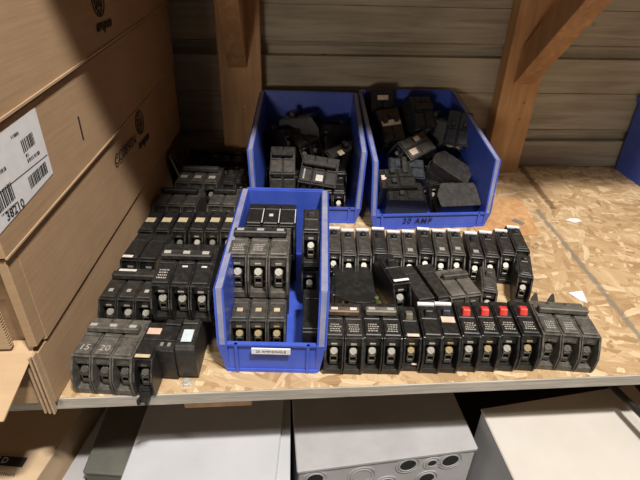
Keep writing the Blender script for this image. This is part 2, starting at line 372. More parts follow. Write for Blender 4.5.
PLACE = [
    dict(loc=(0.0801, 0.4551, 0.0004), rot=(0, 0, -5), label='two pole breaker with a brown handle tie, front row next to small bin', group='circuit breakers in the front row right of the small bin', n=2, handle='tie', hmat='brown', marks=(0, 1), tiemarks=2, mat='black2', labels=[(-0.0175, -0.0085, 0.0145, 0.0165, 0.0546, 'print')]),
    dict(loc=(0.1306, 0.4527, 0.0004), rot=(0, 0, -5), label='two pole breaker with a gray-tan handle tie, second in the front row', group='circuit breakers in the front row right of the small bin', n=2, handle='tie', hmat='tantie', marks=(0, 1), tiemarks=2, mat='black'),
    dict(loc=(0.1707, 0.4561, 0.0004), rot=(0, 0, -5), label='narrow breaker with gray toggle and cream sticker above its terminal, front row', group='circuit breakers in the front row right of the small bin', sc=0.92, handle='toggle', hmat='tantie', screwmat='brass', labels=[(-0.008, 0.009, 0.014, 0.0185, 0.0588, 'cream'), (0.002, 0.009, 0.003, 0.006, 0.014, 'cream')]),
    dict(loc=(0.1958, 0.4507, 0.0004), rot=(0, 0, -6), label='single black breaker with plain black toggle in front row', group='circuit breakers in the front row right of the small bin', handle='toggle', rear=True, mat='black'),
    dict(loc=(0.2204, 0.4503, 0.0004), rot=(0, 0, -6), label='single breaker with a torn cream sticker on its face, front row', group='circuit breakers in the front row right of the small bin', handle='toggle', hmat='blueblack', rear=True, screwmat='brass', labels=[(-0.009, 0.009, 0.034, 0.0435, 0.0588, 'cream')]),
    dict(loc=(0.2471, 0.451, 0.0004), rot=(0, 0, -7.5), label='red handled single breaker, first of the four red ones from the left', group='circuit breakers in the front row right of the small bin', handle='toggle', hmat='red', marks=(0,), screwmat='steel'),
    dict(loc=(0.2732, 0.4503, 0.0004), rot=(0, 0, -7.5), label='red handled single breaker, second of the four red ones from the left', group='circuit breakers in the front row right of the small bin', handle='toggle', hmat='red', marks=(0,), screwmat='brass'),
    dict(loc=(0.2994, 0.4497, 0.0004), rot=(0, 0, -7.5), label='red handled single breaker, third of the four red ones from the left', group='circuit breakers in the front row right of the small bin', handle='toggle', hmat='red', marks=(0,), screwmat='steel'),
    dict(loc=(0.3278, 0.449, 0.0004), rot=(0, 0, -7.5), label='red handled single breaker, fourth of the four red ones from the left', group='circuit breakers in the front row right of the small bin', handle='toggle', hmat='red', marks=(0,), screwmat='brass'),
    dict(loc=(0.3819, 0.4459, 0.0004), rot=(0, 0, -8.5), label='worn gray three pole breaker at the right end of the front row', group='circuit breakers in the front row right of the small bin', n=3, mat='wgray', handle='tie', hmat='gray', marks=(0, 1), screwmat='galv', fins=True),
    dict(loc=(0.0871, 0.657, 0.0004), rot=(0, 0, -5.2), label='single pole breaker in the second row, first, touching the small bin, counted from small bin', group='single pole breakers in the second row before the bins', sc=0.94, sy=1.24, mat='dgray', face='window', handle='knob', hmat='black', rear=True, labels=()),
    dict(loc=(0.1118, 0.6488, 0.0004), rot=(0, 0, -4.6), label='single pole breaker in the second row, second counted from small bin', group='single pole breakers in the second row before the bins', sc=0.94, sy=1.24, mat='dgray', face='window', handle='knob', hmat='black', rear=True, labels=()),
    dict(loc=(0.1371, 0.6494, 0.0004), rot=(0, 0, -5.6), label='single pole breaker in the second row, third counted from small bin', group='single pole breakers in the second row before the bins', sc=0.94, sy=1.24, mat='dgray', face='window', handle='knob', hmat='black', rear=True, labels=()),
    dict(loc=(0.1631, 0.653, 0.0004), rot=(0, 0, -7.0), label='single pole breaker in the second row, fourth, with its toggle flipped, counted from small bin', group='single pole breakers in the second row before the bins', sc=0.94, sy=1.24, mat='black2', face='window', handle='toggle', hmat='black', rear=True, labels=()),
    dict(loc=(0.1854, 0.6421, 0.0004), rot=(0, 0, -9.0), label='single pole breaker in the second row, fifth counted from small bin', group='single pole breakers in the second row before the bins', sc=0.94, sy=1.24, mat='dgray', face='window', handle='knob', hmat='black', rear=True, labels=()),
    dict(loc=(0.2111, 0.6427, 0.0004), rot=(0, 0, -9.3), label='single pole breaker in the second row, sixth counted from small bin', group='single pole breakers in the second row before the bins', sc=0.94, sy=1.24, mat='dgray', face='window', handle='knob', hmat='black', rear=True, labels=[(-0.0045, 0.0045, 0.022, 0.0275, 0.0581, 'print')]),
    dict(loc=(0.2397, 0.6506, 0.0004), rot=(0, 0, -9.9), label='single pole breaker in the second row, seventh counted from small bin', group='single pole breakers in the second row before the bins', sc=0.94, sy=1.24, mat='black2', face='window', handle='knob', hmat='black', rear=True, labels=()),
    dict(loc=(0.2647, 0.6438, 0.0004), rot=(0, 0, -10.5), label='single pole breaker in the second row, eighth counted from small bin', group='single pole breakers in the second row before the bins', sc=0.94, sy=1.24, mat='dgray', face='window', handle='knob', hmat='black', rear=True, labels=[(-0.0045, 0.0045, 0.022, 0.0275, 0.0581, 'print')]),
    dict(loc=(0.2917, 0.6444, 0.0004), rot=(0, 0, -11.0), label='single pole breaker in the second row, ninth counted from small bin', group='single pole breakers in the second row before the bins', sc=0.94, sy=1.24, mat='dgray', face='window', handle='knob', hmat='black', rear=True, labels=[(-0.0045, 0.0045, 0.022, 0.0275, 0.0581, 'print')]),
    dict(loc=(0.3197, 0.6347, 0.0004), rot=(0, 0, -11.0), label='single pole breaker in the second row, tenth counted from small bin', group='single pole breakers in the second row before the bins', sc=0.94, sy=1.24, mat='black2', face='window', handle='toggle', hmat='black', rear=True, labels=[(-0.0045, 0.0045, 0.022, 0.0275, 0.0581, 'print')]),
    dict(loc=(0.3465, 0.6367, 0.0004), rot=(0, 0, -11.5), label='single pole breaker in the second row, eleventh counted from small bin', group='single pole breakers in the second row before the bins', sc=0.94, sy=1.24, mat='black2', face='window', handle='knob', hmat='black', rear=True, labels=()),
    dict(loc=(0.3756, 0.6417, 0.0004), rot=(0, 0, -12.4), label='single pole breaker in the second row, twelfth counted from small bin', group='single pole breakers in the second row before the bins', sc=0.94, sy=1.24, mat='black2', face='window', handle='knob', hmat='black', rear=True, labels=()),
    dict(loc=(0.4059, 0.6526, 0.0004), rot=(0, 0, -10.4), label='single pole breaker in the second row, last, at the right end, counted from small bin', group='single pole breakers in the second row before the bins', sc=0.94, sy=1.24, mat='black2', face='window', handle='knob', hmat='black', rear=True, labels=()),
    dict(loc=(0.1437, 0.5709, 0.0145), rot=(85.43, -88.85, -90.0), label='black breaker lying flat on its side between rows beside small bin', group='breakers lying between the two right rows', sc=1.12, face='smooth', handle='toggle'),
    dict(loc=(0.181, 0.557, 0.0004), rot=(0, 0, 9), label='upright black breaker with a white tipped end leaning between rows', group='breakers lying between the two right rows', sc=1.12, handle='toggle', face='panel', labels=[(-0.0105, 0.0105, 0.015, 0.0185, 0.0588, 'paper')], mat='black'),
    dict(loc=(0.1957, 0.6314, 0.0545), rot=(180, 0, 10), label='smooth black breaker turned upside down, left one of the pair between rows', group='breakers lying between the two right rows', sc=1.0, handle='toggle', mat='black2'),
    dict(loc=(0.227, 0.6355, 0.0545), rot=(180, 0, 9), label='smooth black breaker turned upside down, right one of the pair between rows', group='breakers lying between the two right rows', sc=1.0, handle='toggle', mat='black2'),
    dict(loc=(0.2722, 0.5343, 0.0004), rot=(0, 0, 8), label='gray two pole breaker with a gray tie between the rows', group='breakers lying between the two right rows', n=2, sc=0.98, face='smooth', handle='tie', mat='gray', hmat='dgray'),
    dict(loc=(0.3061, 0.5474, 0.0024), rot=(0, 0, -17), label='single breaker with a dark window leaning below the second row', group='breakers lying between the two right rows', sc=0.92, face='window', handle='toggle', mat='dgray', rear=False),
    dict(loc=(0.3781, 0.5851, 0.0004), rot=(0, 0, -20), label='short single breaker turned toward the right below the second row', group='breakers lying between the two right rows', sc=0.92, face='window', handle='knob', mat='black2', rear=False),
    dict(loc=(-0.2191, 0.4371, 0.0004), rot=(0, 0, -7), label='worn gray three pole breaker marked 15 and 20 at the left shelf edge', group='breakers stacked along the tall cartons', n=3, sc=0.985, mat='wgray', handle='tie', hmat='wgray', texts=[(0, '15'), (1, '20')], labels=[(-0.033, -0.026, 0.015, 0.018, 0.0546, 'tan'), (-0.0075, -0.0005, 0.015, 0.018, 0.0546, 'tan'), (0.018, 0.025, 0.015, 0.018, 0.0546, 'tan')], screwmat='galv', tiemarks=3),
    dict(loc=(-0.1692, 0.4329, 0.0004), rot=(0, 0, -6), label='single black breaker with pinkish sticker, its foot over the shelf edge', group='breakers stacked along the tall cartons', sc=0.95, mat='black', handle='none', screwmat='galv', labels=[(-0.009, 0.009, 0.0505, 0.06, 0.0575, 'pink'), (-0.01, 0.009, 0.014, 0.0185, 0.0588, 'tan')], foot=True),
    dict(loc=(-0.1336, 0.548, 0.0004), rot=(0, 0, 172), label='single breaker turned backwards, two silver screws on top, near shelf edge', group='breakers stacked along the tall cartons', n=1, sc=1, mat='black', handle='none', labels=[(-0.007, -0.003, 0.066, 0.071, 0.0553, 'steel'), (0.002, 0.006, 0.066, 0.071, 0.0553, 'steel')]),
    dict(loc=(-0.1143, 0.5492, 0.0004), rot=(0, 0, 176), label='single breaker turned backwards with a bluish white sticker near shelf edge', group='breakers stacked along the tall cartons', n=1, sc=1, mat='black2', handle='none', labels=[(-0.007, 0.006, 0.05, 0.068, 0.0575, 'bluelab')]),
    dict(loc=(-0.2172, 0.5445, 0.0004), rot=(0, 0, -6), label='three pole breaker with charcoal faces behind the one marked 15', group='breakers stacked along the tall cartons', n=3, sy=1.06, mat='black2', handle='tie', hmat='black2', labels=[(-0.034, -0.008, 0.0655, 0.0695, 0.0553, 'white'), (-0.028399999999999998, -0.0224, 0.024, 0.029, 0.0588, 'print'), (-0.003, 0.003, 0.024, 0.029, 0.0588, 'print'), (0.0224, 0.028399999999999998, 0.024, 0.029, 0.0588, 'print')]),
    dict(loc=(-0.17, 0.556, 0.0258), rot=(0, 90, -4), label='dark two pole breaker lying on its side beneath the raised one', group='breakers stacked along the tall cartons', n=2, mat='black', handle='tie'),
    dict(loc=(-0.1288, 0.5085, 0.0529), rot=(9, 0, -5), label='raised three pole breaker with white print lying atop the left group', group='breakers stacked along the tall cartons', n=3, sy=1.15, mat='black', face='panel', handle='tie', hmat='black2', marks=(0,), tiemarks=3, labels=[(-0.003, 0.004, 0.036, 0.038, 0.0588, 'white'), (0.0224, 0.0294, 0.036, 0.038, 0.0588, 'white')]),
    dict(loc=(-0.2188, 0.6303, 0.0004), rot=(0, 0, -7), label='smooth black two pole breaker with a small white sticker against carton', group='breakers stacked along the tall cartons', n=2, sc=1.12, mat='black', face='smooth', handle='none', labels=[(-0.022, -0.008, 0.015, 0.0195, 0.0591, 'white')]),
    dict(loc=(-0.2303, 0.731, 0.0004), rot=(0, 0, -6), label='tan labelled single breaker in the left group row, touching the carton', group='breakers stacked along the tall cartons', mat='black', handle='none', labels=[(-0.0078, 0.0078, 0.035, 0.047, 0.0588, 'tan')], screwmat='galv'),
    dict(loc=(-0.2024, 0.7302, 0.0004), rot=(0, 0, -6), label='tan labelled single breaker in the left group row, second from the carton', group='breakers stacked along the tall cartons', mat='black', handle='none', labels=[(-0.0078, 0.0078, 0.035, 0.047, 0.0588, 'tan')], screwmat='galv'),
    dict(loc=(-0.1744, 0.7294, 0.0004), rot=(0, 0, -6), label='tan labelled single breaker in the left group row, third from the carton', group='breakers stacked along the tall cartons', mat='black', handle='none', labels=[(-0.0078, 0.0078, 0.035, 0.047, 0.0588, 'tan')], screwmat='galv'),
    dict(loc=(-0.1447, 0.7286, 0.0004), rot=(0, 0, -6), label='tan labelled single breaker in the left group row, fourth from the carton', group='breakers stacked along the tall cartons', mat='black', handle='none', labels=[(-0.0078, 0.0078, 0.035, 0.047, 0.0588, 'tan')], screwmat='steel'),
    dict(loc=(-0.1182, 0.7278, 0.0004), rot=(0, 0, -6), label='tan labelled single breaker in the left group row, fifth from the carton', group='breakers stacked along the tall cartons', mat='black', handle='none', labels=[(-0.0078, 0.0078, 0.035, 0.047, 0.0588, 'tan')], screwmat='galv'),
    dict(loc=(-0.0916, 0.727, 0.0004), rot=(0, 0, -6), label='tan labelled single breaker in the left group row, sixth, touching the small bin', group='breakers stacked along the tall cartons', mat='black2', handle='none', labels=[(-0.0078, 0.0078, 0.035, 0.047, 0.0588, 'tan')], screwmat='galv'),
    dict(loc=(-0.1955, 0.8153, 0.0004), rot=(0, 0, -5), label='three pole breaker with pale outlined faces behind the tan labelled row', group='breakers stacked along the tall cartons', n=3, sc=1.06, mat='dgray', face='panel', handle='tie', hmat='black', screwmat='galv', rear=False),
    dict(loc=(-0.1096, 0.8146, 0.0004), rot=(0, 0, -6), label='two pole breaker behind the tan labelled row, near small bin', group='breakers stacked along the tall cartons', n=2, sc=1.05, mat='dgray', handle='tie', hmat='black', screwmat='galv'),
    dict(loc=(-0.1671, 0.9056, 0.0004), rot=(0, 0, -5), label='three pole breaker with tan window marks near the dark sleeve', group='breakers stacked along the tall cartons', n=3, sc=1.12, mat='dgray', handle='tie', hmat='dgray', screwmat='galv', labels=[(-0.0314, -0.0194, 0.024, 0.033, 0.0588, 'print'), (-0.006, 0.006, 0.024, 0.033, 0.0588, 'print'), (0.0194, 0.0314, 0.024, 0.033, 0.0588, 'print')]),
    dict(loc=(-0.1045, 0.9155, 0.0004), rot=(0, 0, -5), label='black single breaker in the shaded left corner beside the pale outlined one', group='breakers stacked along the tall cartons', n=1, mat='black', handle='toggle'),
    dict(loc=(-0.0784, 0.9198, 0.0004), rot=(0, 0, -5), label='black single breaker in the shaded corner touching the large left bin', group='breakers stacked along the tall cartons', n=1, mat='black', handle='toggle'),
    dict(loc=(-0.1849, 1.0236, 0.0004), rot=(0, 0, -4), label='two pole breaker at the very back beside the carton corner', group='breakers stacked along the tall cartons', n=2, mat='black', handle='tie'),
    dict(loc=(-0.1193, 1.023, 0.0004), rot=(0, 0, -4), label='three pole breaker at the back wall with three pale dots, left corner', group='breakers stacked along the tall cartons', n=3, mat='black', handle='tie', labels=[(-0.0294, -0.0214, 0.034, 0.04, 0.0588, 'print'), (-0.004, 0.004, 0.034, 0.04, 0.0588, 'print'), (0.0214, 0.0294, 0.034, 0.04, 0.0588, 'print')]),
    dict(loc=(-0.0317, 0.4909, 0.0038), rot=(0, 0, -3), label='lower three pole breaker at the front inside the small bin', group='breakers in the small blue bin', n=3, sc=0.985, mat='dgray', handle='none', screwmat='brass', labels=[(-0.0294, -0.0214, 0.026, 0.032, 0.0588, 'tan'), (-0.004, 0.004, 0.026, 0.032, 0.0588, 'tan'), (0.0214, 0.0294, 0.026, 0.032, 0.0588, 'tan')]),
    dict(loc=(-0.026, 0.5785, 0.0036), rot=(0, 0, -3), label='dark three pole breaker underneath the worn one in small bin', group='breakers in the small blue bin', n=3, mat='black', handle='none'),
    dict(loc=(-0.0312, 0.5432, 0.0629), rot=(0, 0, -4), label='worn three pole breaker with silver screws on top in the small bin', group='breakers in the small blue bin', n=3, sc=1.11, mat='wgray', handle='tie', hmat='black2', tiemarks=3, marks=(0, 1)),
    dict(loc=(-0.0125, 0.662, 0.0036), rot=(0, 0, -3), label='dark three pole breaker at the bottom back of the small bin', group='breakers in the small blue bin', n=3, mat='black', handle='none'),
    dict(loc=(-0.0151, 0.6373, 0.0629), rot=(0, 0, -4), label='smooth black three pole breaker with white lines at back of small bin', group='breakers in the small blue bin', n=3, sc=1.0, mat='black', face='smooth', handle='none', labels=[(-0.0133, -0.0121, 0.016, 0.052, 0.0592, 'white'), (0.0121, 0.0133, 0.016, 0.052, 0.0592, 'white'), (0.036899999999999995, 0.0381, 0.016, 0.052, 0.0592, 'white'), (-0.003, 0.003, 0.032, 0.038, 0.0592, 'white')]),
    dict(loc=(0.044, 0.6, 0.0042), rot=(0, 0, -4), label='single black breaker on end along the right side of small bin', group='breakers in the small blue bin', n=1, mat='black', handle='toggle'),
    dict(loc=(0.045, 0.603, 0.0712), rot=(0, 0, -4), label='single black breaker lying upon another by the right bin wall', group='breakers in the small blue bin', n=1, mat='black2', handle='toggle'),
    dict(loc=(0.0462, 0.572, 0.059), rot=(180, 0, -4), label='smooth black breaker upside down at front right inside the small bin', group='breakers in the small blue bin', n=1, mat='black', handle='none'),
    dict(loc=(0.106, 0.865, 0.0036), rot=(0, 0, -3), label='black breaker low at the front right corner of the shaded bin', group='breakers in the shaded left large bin', n=2, mat='black', handle='none', screwmat='galv'),
    dict(loc=(0.13299999999999998, 0.955, 0.0036), rot=(0, 0, -3), label='black breaker low along the right wall of shaded bin', group='breakers in the shaded left large bin', n=1, mat='black', handle='none', screwmat='galv'),
    dict(loc=(0.063, 0.865, 0.0036), rot=(0, 0, -3), label='black breaker low at the front middle of shaded bin', group='breakers in the shaded left large bin', n=2, mat='black', handle='none', screwmat='galv'),
    dict(loc=(-0.002, 0.98, 0.0036), rot=(0, 0, -3), label='black breaker low at the back left of shaded bin', group='breakers in the shaded left large bin', n=2, mat='black', handle='none', screwmat='galv'),
    dict(loc=(0.008, 0.9207, 0.0319), rot=(28, 0, -3), label='two pole breaker at the left front in the shaded bin', group='breakers in the shaded left large bin', n=2, mat='dgray', handle='tie', hmat='black2', labels=()),
    dict(loc=(0.0064, 0.8674, 0.0111), rot=(10, 0, -3), label='two pole breaker tucked low at the front left of shaded bin', group='breakers in the shaded left large bin', n=2, mat='black2', handle='tie', hmat='black2', labels=()),
    dict(loc=(0.0718, 0.9035, 0.0176), rot=(30, 6, -10), label='three pole breaker with yellow and white stickers in the shaded bin', group='breakers in the shaded left large bin', n=3, mat='black2', handle='tie', hmat='black2', labels=[(-0.01, 0.001, 0.048, 0.057, 0.0588, 'yellow'), (-0.004, 0.01, 0.02, 0.032, 0.0588, 'white'), (-0.03, -0.027, 0.02, 0.04, 0.0588, 'print')]),
    dict(loc=(0.093, 0.9798, 0.0504), rot=(15, 20, -60), label='single breaker leaning at the right wall of the shaded bin', group='breakers in the shaded left large bin', n=1, mat='black2', handle='tie', hmat='black2', labels=[(0.005, 0.018, 0.03, 0.04, 0.0588, 'tan')]),
    dict(loc=(0.0757, 0.9886, 0.0652), rot=(10, -10, 25), label='breaker with gray face in the middle of the shaded pile', group='breakers in the shaded left large bin', n=2, mat='dgray', handle='tie', hmat='black2', labels=()),
    dict(loc=(0.0989, 1.0257, 0.1116), rot=(-10, 8, 70), label='breaker tipped back at the rear of the shaded pile', group='breakers in the shaded left large bin', n=2, mat='black', handle='tie', hmat='black2', labels=()),
    dict(loc=(0.0403, 0.9799, 0.0911), rot=(-15, 10, 40), label='breaker lying crosswise at the back left of shaded pile', group='breakers in the shaded left large bin', n=2, mat='black', handle='tie', hmat='black2', labels=()),
    dict(loc=(0.0843, 0.995, 0.0949), rot=(-10, -14, -50), label='breaker lying crosswise at the back right of shaded pile', group='breakers in the shaded left large bin', n=2, mat='black2', handle='tie', hmat='black2', labels=()),
    dict(loc=(0.1156, 0.9774, 0.0021), rot=(0, 0, 80), label='breaker buried in the middle of the shaded pile', group='breakers in the shaded left large bin', n=3, mat='black', handle='tie', hmat='black2', labels=()),
    dict(loc=(0.2444, 1.0191, 0.0796), rot=(48, -4, 12), label='upright two pole breaker with cream handle at left of the heap', group='breakers heaped in the 20 AMP bin', n=2, mat='black2', handle='toggle', hmat='black2', labels=[(-0.021, 0.021, 0.041, 0.051, 0.059, 'cream')]),
    dict(loc=(0.3071, 1.0349, 0.1004), rot=(45, 4, 14), label='two pole breaker leaning back near the rear middle of heap', group='breakers heaped in the 20 AMP bin', n=2, mat='blueblack', handle='tie', hmat='black2', labels=[]),
    dict(loc=(0.2448, 0.9812, 0.0655), rot=(13.96, 31.28, -54.11), label='two pole breaker with two cream handles lying diagonally over heap', group='breakers heaped in the 20 AMP bin', n=2, mat='dgray', handle='none', hmat=None, labels=[(-0.018, -0.007, 0.043, 0.054, 0.059, 'cream'), (0.004, 0.018, 0.02, 0.034, 0.059, 'cream')]),
    dict(loc=(0.3876, 1.0233, 0.0767), rot=(58, 4, -16), label='two pole breaker propped high on the right wall of the bin', group='breakers heaped in the 20 AMP bin', n=2, mat='blueblack', handle='toggle', hmat='black2', labels=[(-0.016, 0.01, 0.01, 0.0135, 0.046, 'cream')]),
    dict(loc=(0.3135, 0.9566, 0.0336), rot=(4.87, -26.29, 85.44), label='two pole breaker with a blue-gray face across the middle of heap', group='breakers heaped in the 20 AMP bin', n=2, mat='blueblack', handle='tie', hmat='black2', labels=[]),
    dict(loc=(0.2903, 0.9285, 0.0281), rot=(-0.85, -23.95, 92.1), label='large black breaker lying at the left front of the heap', group='breakers heaped in the 20 AMP bin', n=2, mat='black', handle='toggle', hmat='black2', labels=[(-0.004, 0.008, 0.062, 0.07, 0.056, 'cream')]),
    dict(loc=(0.3049, 0.9005, 0.0045), rot=(0.69, -17.51, 87.71), label='long black breaker along the front wall with a cream clip', group='breakers heaped in the 20 AMP bin', n=2, mat='black', handle='toggle', hmat='black2', labels=[(0.004, 0.014, 0.034, 0.042, 0.059, 'cream')]),
    dict(loc=(0.3199, 0.8635, 0.0177), rot=(-0.98, -59.7, -84.29), label='square black breaker lying on its side at the right front of heap', group='breakers heaped in the 20 AMP bin', n=2, mat='black2', handle='none', hmat=None, labels=[]),
    dict(loc=(0.31, 0.9471, 0.0791), rot=(-60.66, -61.26, -57.99), label='dark breaker lying on its side behind the square one in heap', group='breakers heaped in the 20 AMP bin', n=2, mat='black2', handle='none', hmat=None, labels=[]),
    dict(loc=(0.2243, 1.0927, 0.1105), rot=(75, 0, 5), label='dark breaker with cream back resting against the bin rear wall', group='breakers heaped in the 20 AMP bin', n=2, mat='black', handle='none', hmat=None, labels=[(-0.012, 0.012, 0.06, 0.068, 0.0575, 'cream')]),
    dict(loc=(0.3864, 1.0206, 0.093), rot=(10, 10, 60), label='dark breaker hidden at the rear right of the heap', group='breakers heaped in the 20 AMP bin', n=2, mat='black', handle='tie', hmat='black2', labels=[]),
    dict(loc=(0.3338, 0.9141, -0.0047), rot=(0, 0, 20), label='dark breaker at the bottom middle of heap', group='breakers heaped in the 20 AMP bin', n=3, mat='black', handle='tie', hmat='black2', labels=[]),
    dict(loc=(0.3019, 0.9972, 0.0542), rot=(0, 0, -10), label='dark breaker at the bottom rear of heap', group='breakers heaped in the 20 AMP bin', n=3, mat='black', handle='tie', hmat='black2', labels=[]),
]
for spec in PLACE:
    breaker('circuit_breaker', **spec)
# ------------------------------------------------------------------ blue bins
def bin_(loc, yaw, L, Ha, Hb, hf, hw, wb, tb, lip, label, group):
    r = root('storage_bin', loc, (0, 0, R(yaw))); tag(r, label, 'storage bin', group)
    ya = .014; T = .003
    def P(sgn, y, z, o=0):
        h = (wb + (hw-lip-wb)*z/Ha)*(1+(tb-1)*y/L)
        return Vector((sgn*(h+o), y, z))
    b = MB()
    prof = [(0, 0), (L, 0), (L, Hb), (ya, Ha), (.003, hf), (0, hf*.5)]
    for s in (-1, 1):
        b.slab([P(s, y, z) for y, z in prof], (-s*T, 0, 0))
    b.slab([P(-1, 0, 0), P(1, 0, 0), P(1, L, 0), P(-1, L, 0)], (0, 0, T))
    b.slab([P(-1, L, 0), P(1, L, 0), P(1, L, Hb), P(-1, L, Hb)], (0, -T, 0))
    b.slab([P(-1, 0, 0), P(1, 0, 0), P(1, .003, hf), P(-1, .003, hf)], (0, T, 0))
    # front wall: raised border and two uprights
    fl = -.0022
    b.slab([P(-1, 0, 0), P(1, 0, 0), P(1, 0, .005), P(-1, 0, .005)], (0, fl, 0))
    b.slab([P(-1, .003, hf-.003), P(1, .003, hf-.003), P(1, .003, hf), P(-1, .003, hf)], (0, fl-.001, 0))
    for s in (-1, 1):
        q = P(s, 0, 0); q2 = P(s, 0, hf)
        b.slab([(q.x-s*.016, 0, 0), (q.x-s*.012, 0, 0), (q2.x-s*.012, .003, hf), (q2.x-s*.016, .003, hf)], (0, fl-.001, 0))
    # outer hanging lips under the rim and stacking ribs
    for s in (-1, 1):
        b.slab([P(s, L, Hb, lip), P(s, ya, Ha, lip), P(s, ya, Ha-.012, lip), P(s, L, Hb-.012, lip)], (-s*.002, 0, 0))
        b.slab([P(s, ya, Ha, lip), P(s, ya, Ha-.012, lip), P(s, .006, hf, lip), P(s, -.001, hf, lip)], (-s*.002, 0, 0))
        b.slab([P(s, -.001, hf, lip), P(s, -.001, hf, -T), P(s, 0, 0, -T), P(s, 0, 0, .0015)], (0, .003, 0))
    link('bin_body', b.mesh('bin_body', M['blue']), r)
    b2_ = MB()
    for s in (-1, 1):
        m = MB()
        m.slab([P(s, L, Hb, -T*.4), P(s, L, Hb, lip-.0026), P(s, ya, Ha, lip-.0026), P(s, ya, Ha, -T*.4)], (0, 0, .0012))
        m.slab([P(s, ya, Ha, -T*.2), P(s, ya, Ha, lip-.0032), P(s, .0, hf, lip-.0032), P(s, .0, hf, -T*.2)], (0, -.0008, 0))
        link('worn_rim_strip', m.mesh('worn_rim_strip', M['rim']), r)
        b2_.slab([P(s, L, Hb, -T), P(s, L, Hb, lip), P(s, ya, Ha, lip), P(s, ya, Ha, -T)], (0, 0, -.002))
        b2_.slab([P(s, ya, Ha, -T), P(s, ya, Ha, lip), P(s, .0, hf, lip), P(s, .0, hf, -T)], (0, .002, 0))
    b2_.slab([P(-1, L-.001, Hb), P(1, L-.001, Hb), P(1, L+.004, Hb), P(-1, L+.004, Hb)], (0, 0, .002))
    link('bin_rim', b2_.mesh('bin_rim', M['blue']), r)
    return r
g = 'blue bins on the shelf'
sb = bin_((-.0120, .4695, 0), -4.6, .285, .125, .127, .047, .0715, .060, 1.03, .0095, 'small narrow blue bin in front with a white name strip', g)
b1 = bin_((.0540, .866, 0), -4.0, .230, .146, .197, .033, .1145, .098, .92, .0090, 'large blue bin against the left post, deep in shade inside', g)
b2 = bin_((.3000, .836, 0), 1.2, .278, .138, .197, .031, .1255, .112, .90, .0090, 'large blue bin marked 20 AMP heaped with breakers', g)
b3 = bin_((.9720, .850, 0), -2.0, .270, .15, .187, .033, .1225, .112, 1.0, .0090, 'blue bin cut off by the right edge of the photo', g)
m = MB(); m.box(-.026, .024, -.0048, -.0026, .0355, .0445, 0)
s_ = link('name_strip', m.mesh('name_strip', M['paper']), sb); tag(s_, 'white printed name strip')
t_ = link('printed_text', text_mesh('printed_text', '20 AMP/SINGLE', .0058, M['ink'], .0001), s_, (-.001, -.0050, .0400)); t_.rotation_euler = (R(90), 0, 0)
t_ = link('handwriting', text_mesh('handwriting', '20 AMP', .0165, M['inkblue'], .0002, .2, .0001, 1.15), b2, (-.028, -.0004, .0165)); t_.rotation_euler = (R(86), 0, R(-1)); tag(t_, 'dark handwritten 20 AMP')
# ------------------------------------------------------------------ shelf, wall, posts
o = MB(); o.box(-.80, 1.35, .4395, .9085, -.0185, 0, .0008)
f = link('osb_shelf', o.mesh('osb_shelf', M['osb'])); tag(f, 'front panel of the chipboard shelf the breakers stand on', 'shelf')
o = MB(); o.box(-.80, 1.35, .4372, .4394, -.0190, -.0008, .0004); link('sawn_edge', o.mesh('sawn_edge', M['osbedge']), f)
o = MB(); o.box(-.80, 1.35, .9095, 1.1385, -.0185, 0, .0008)
f = link('osb_shelf', o.mesh('osb_shelf', M['osb'])); tag(f, 'rear panel of the chipboard shelf along the board wall', 'shelf')
# board siding: one profile run along the wall
m = MB()
prof = [(1.20, -1.0), (1.20, 1.35), (1.1400, 1.35)]
for zc in (1.18, 1.0, .82, .64, .46, .278, .080, -.10, -.28, -.46):
    prof += [(1.1400, zc+.0190), (1.1440, zc+.0185), (1.1440, zc+.0165), (1.1405, zc+.0160), (1.1400, zc+.014), (1.1500, zc+.011), (1.1580, zc+.004), (1.1600, zc-.004), (1.1590, zc-.012), (1.1400, zc-.0135)]
    if zc > -.1: prof += [(1.1400, zc-.090), (1.1430, zc-.0905), (1.1430, zc-.0920), (1.1400, zc-.0925)]
prof += [(1.1400, -1.0)]
m.prism(prof, -1.6, 2.4, 0)
w_ = link('wall_back', m.mesh('wall_back', M['siding'])); tag(w_, kind='structure')
def post(x0, x1, bx0, bx1, bz, label):
    r = root('wooden_post', ((x0+x1)/2, 1.12, -1.0)); tag(r, label, 'post', 'posts against the board wall')
    cx = (x0+x1)/2
    m = MB(); m.box(x0-cx, x1-cx, -.020, .0195, 0, 1.75, .0015); link('post_board', m.mesh('post_board', M['stud']), r)
    m = MB(); k = .125
    # brace: climbs forward from the post to the shelf above
    a = -.0205; top = .56
    poly = [(a, bz+1.0), (a-top, bz+1.0+top), (a-top, bz+1.0+top+.080), (a, bz+1.0+.080)]
    m.prism(poly, bx0-cx, bx1-cx, .0015); link('brace', m.mesh('brace', M['brace']), r)
    m = MB()
    for dz in (.03, .07): m.cyl(((bx0+bx1)/2-cx+.012, a-.0008-dz*0, bz+1.0-.012-dz), (0, -1, 0), .0028, .0012, 10)
    link('screw_head', m.mesh('screw_head', M['steel']), r)
    return r
post(-.1235, -.0335, -.104, -.064, .246, 'left pine post with a brace, beside the tall cartons')
post(.5090, .5960, .533, .582, .217, 'right pine post with a long diagonal brace')
# upper shelf above the frame shades the back; its carton is added for shade
m = MB(); m.box(-.80, 2.0, .515, 1.138, .900, .918, .001); f = link('upper_shelf', m.mesh('upper_shelf', M['osb'])); tag(f, 'chipboard shelf above, out of the picture', 'shelf')
m = MB(); m.box(-.70, .080, .375, 1.05, .9185, 1.10, .002); f = link('cardboard_box', m.mesh('cardboard_box', M['card'])); tag(f, 'unseen carton added above to shade the left, out of the picture', 'cardboard box')
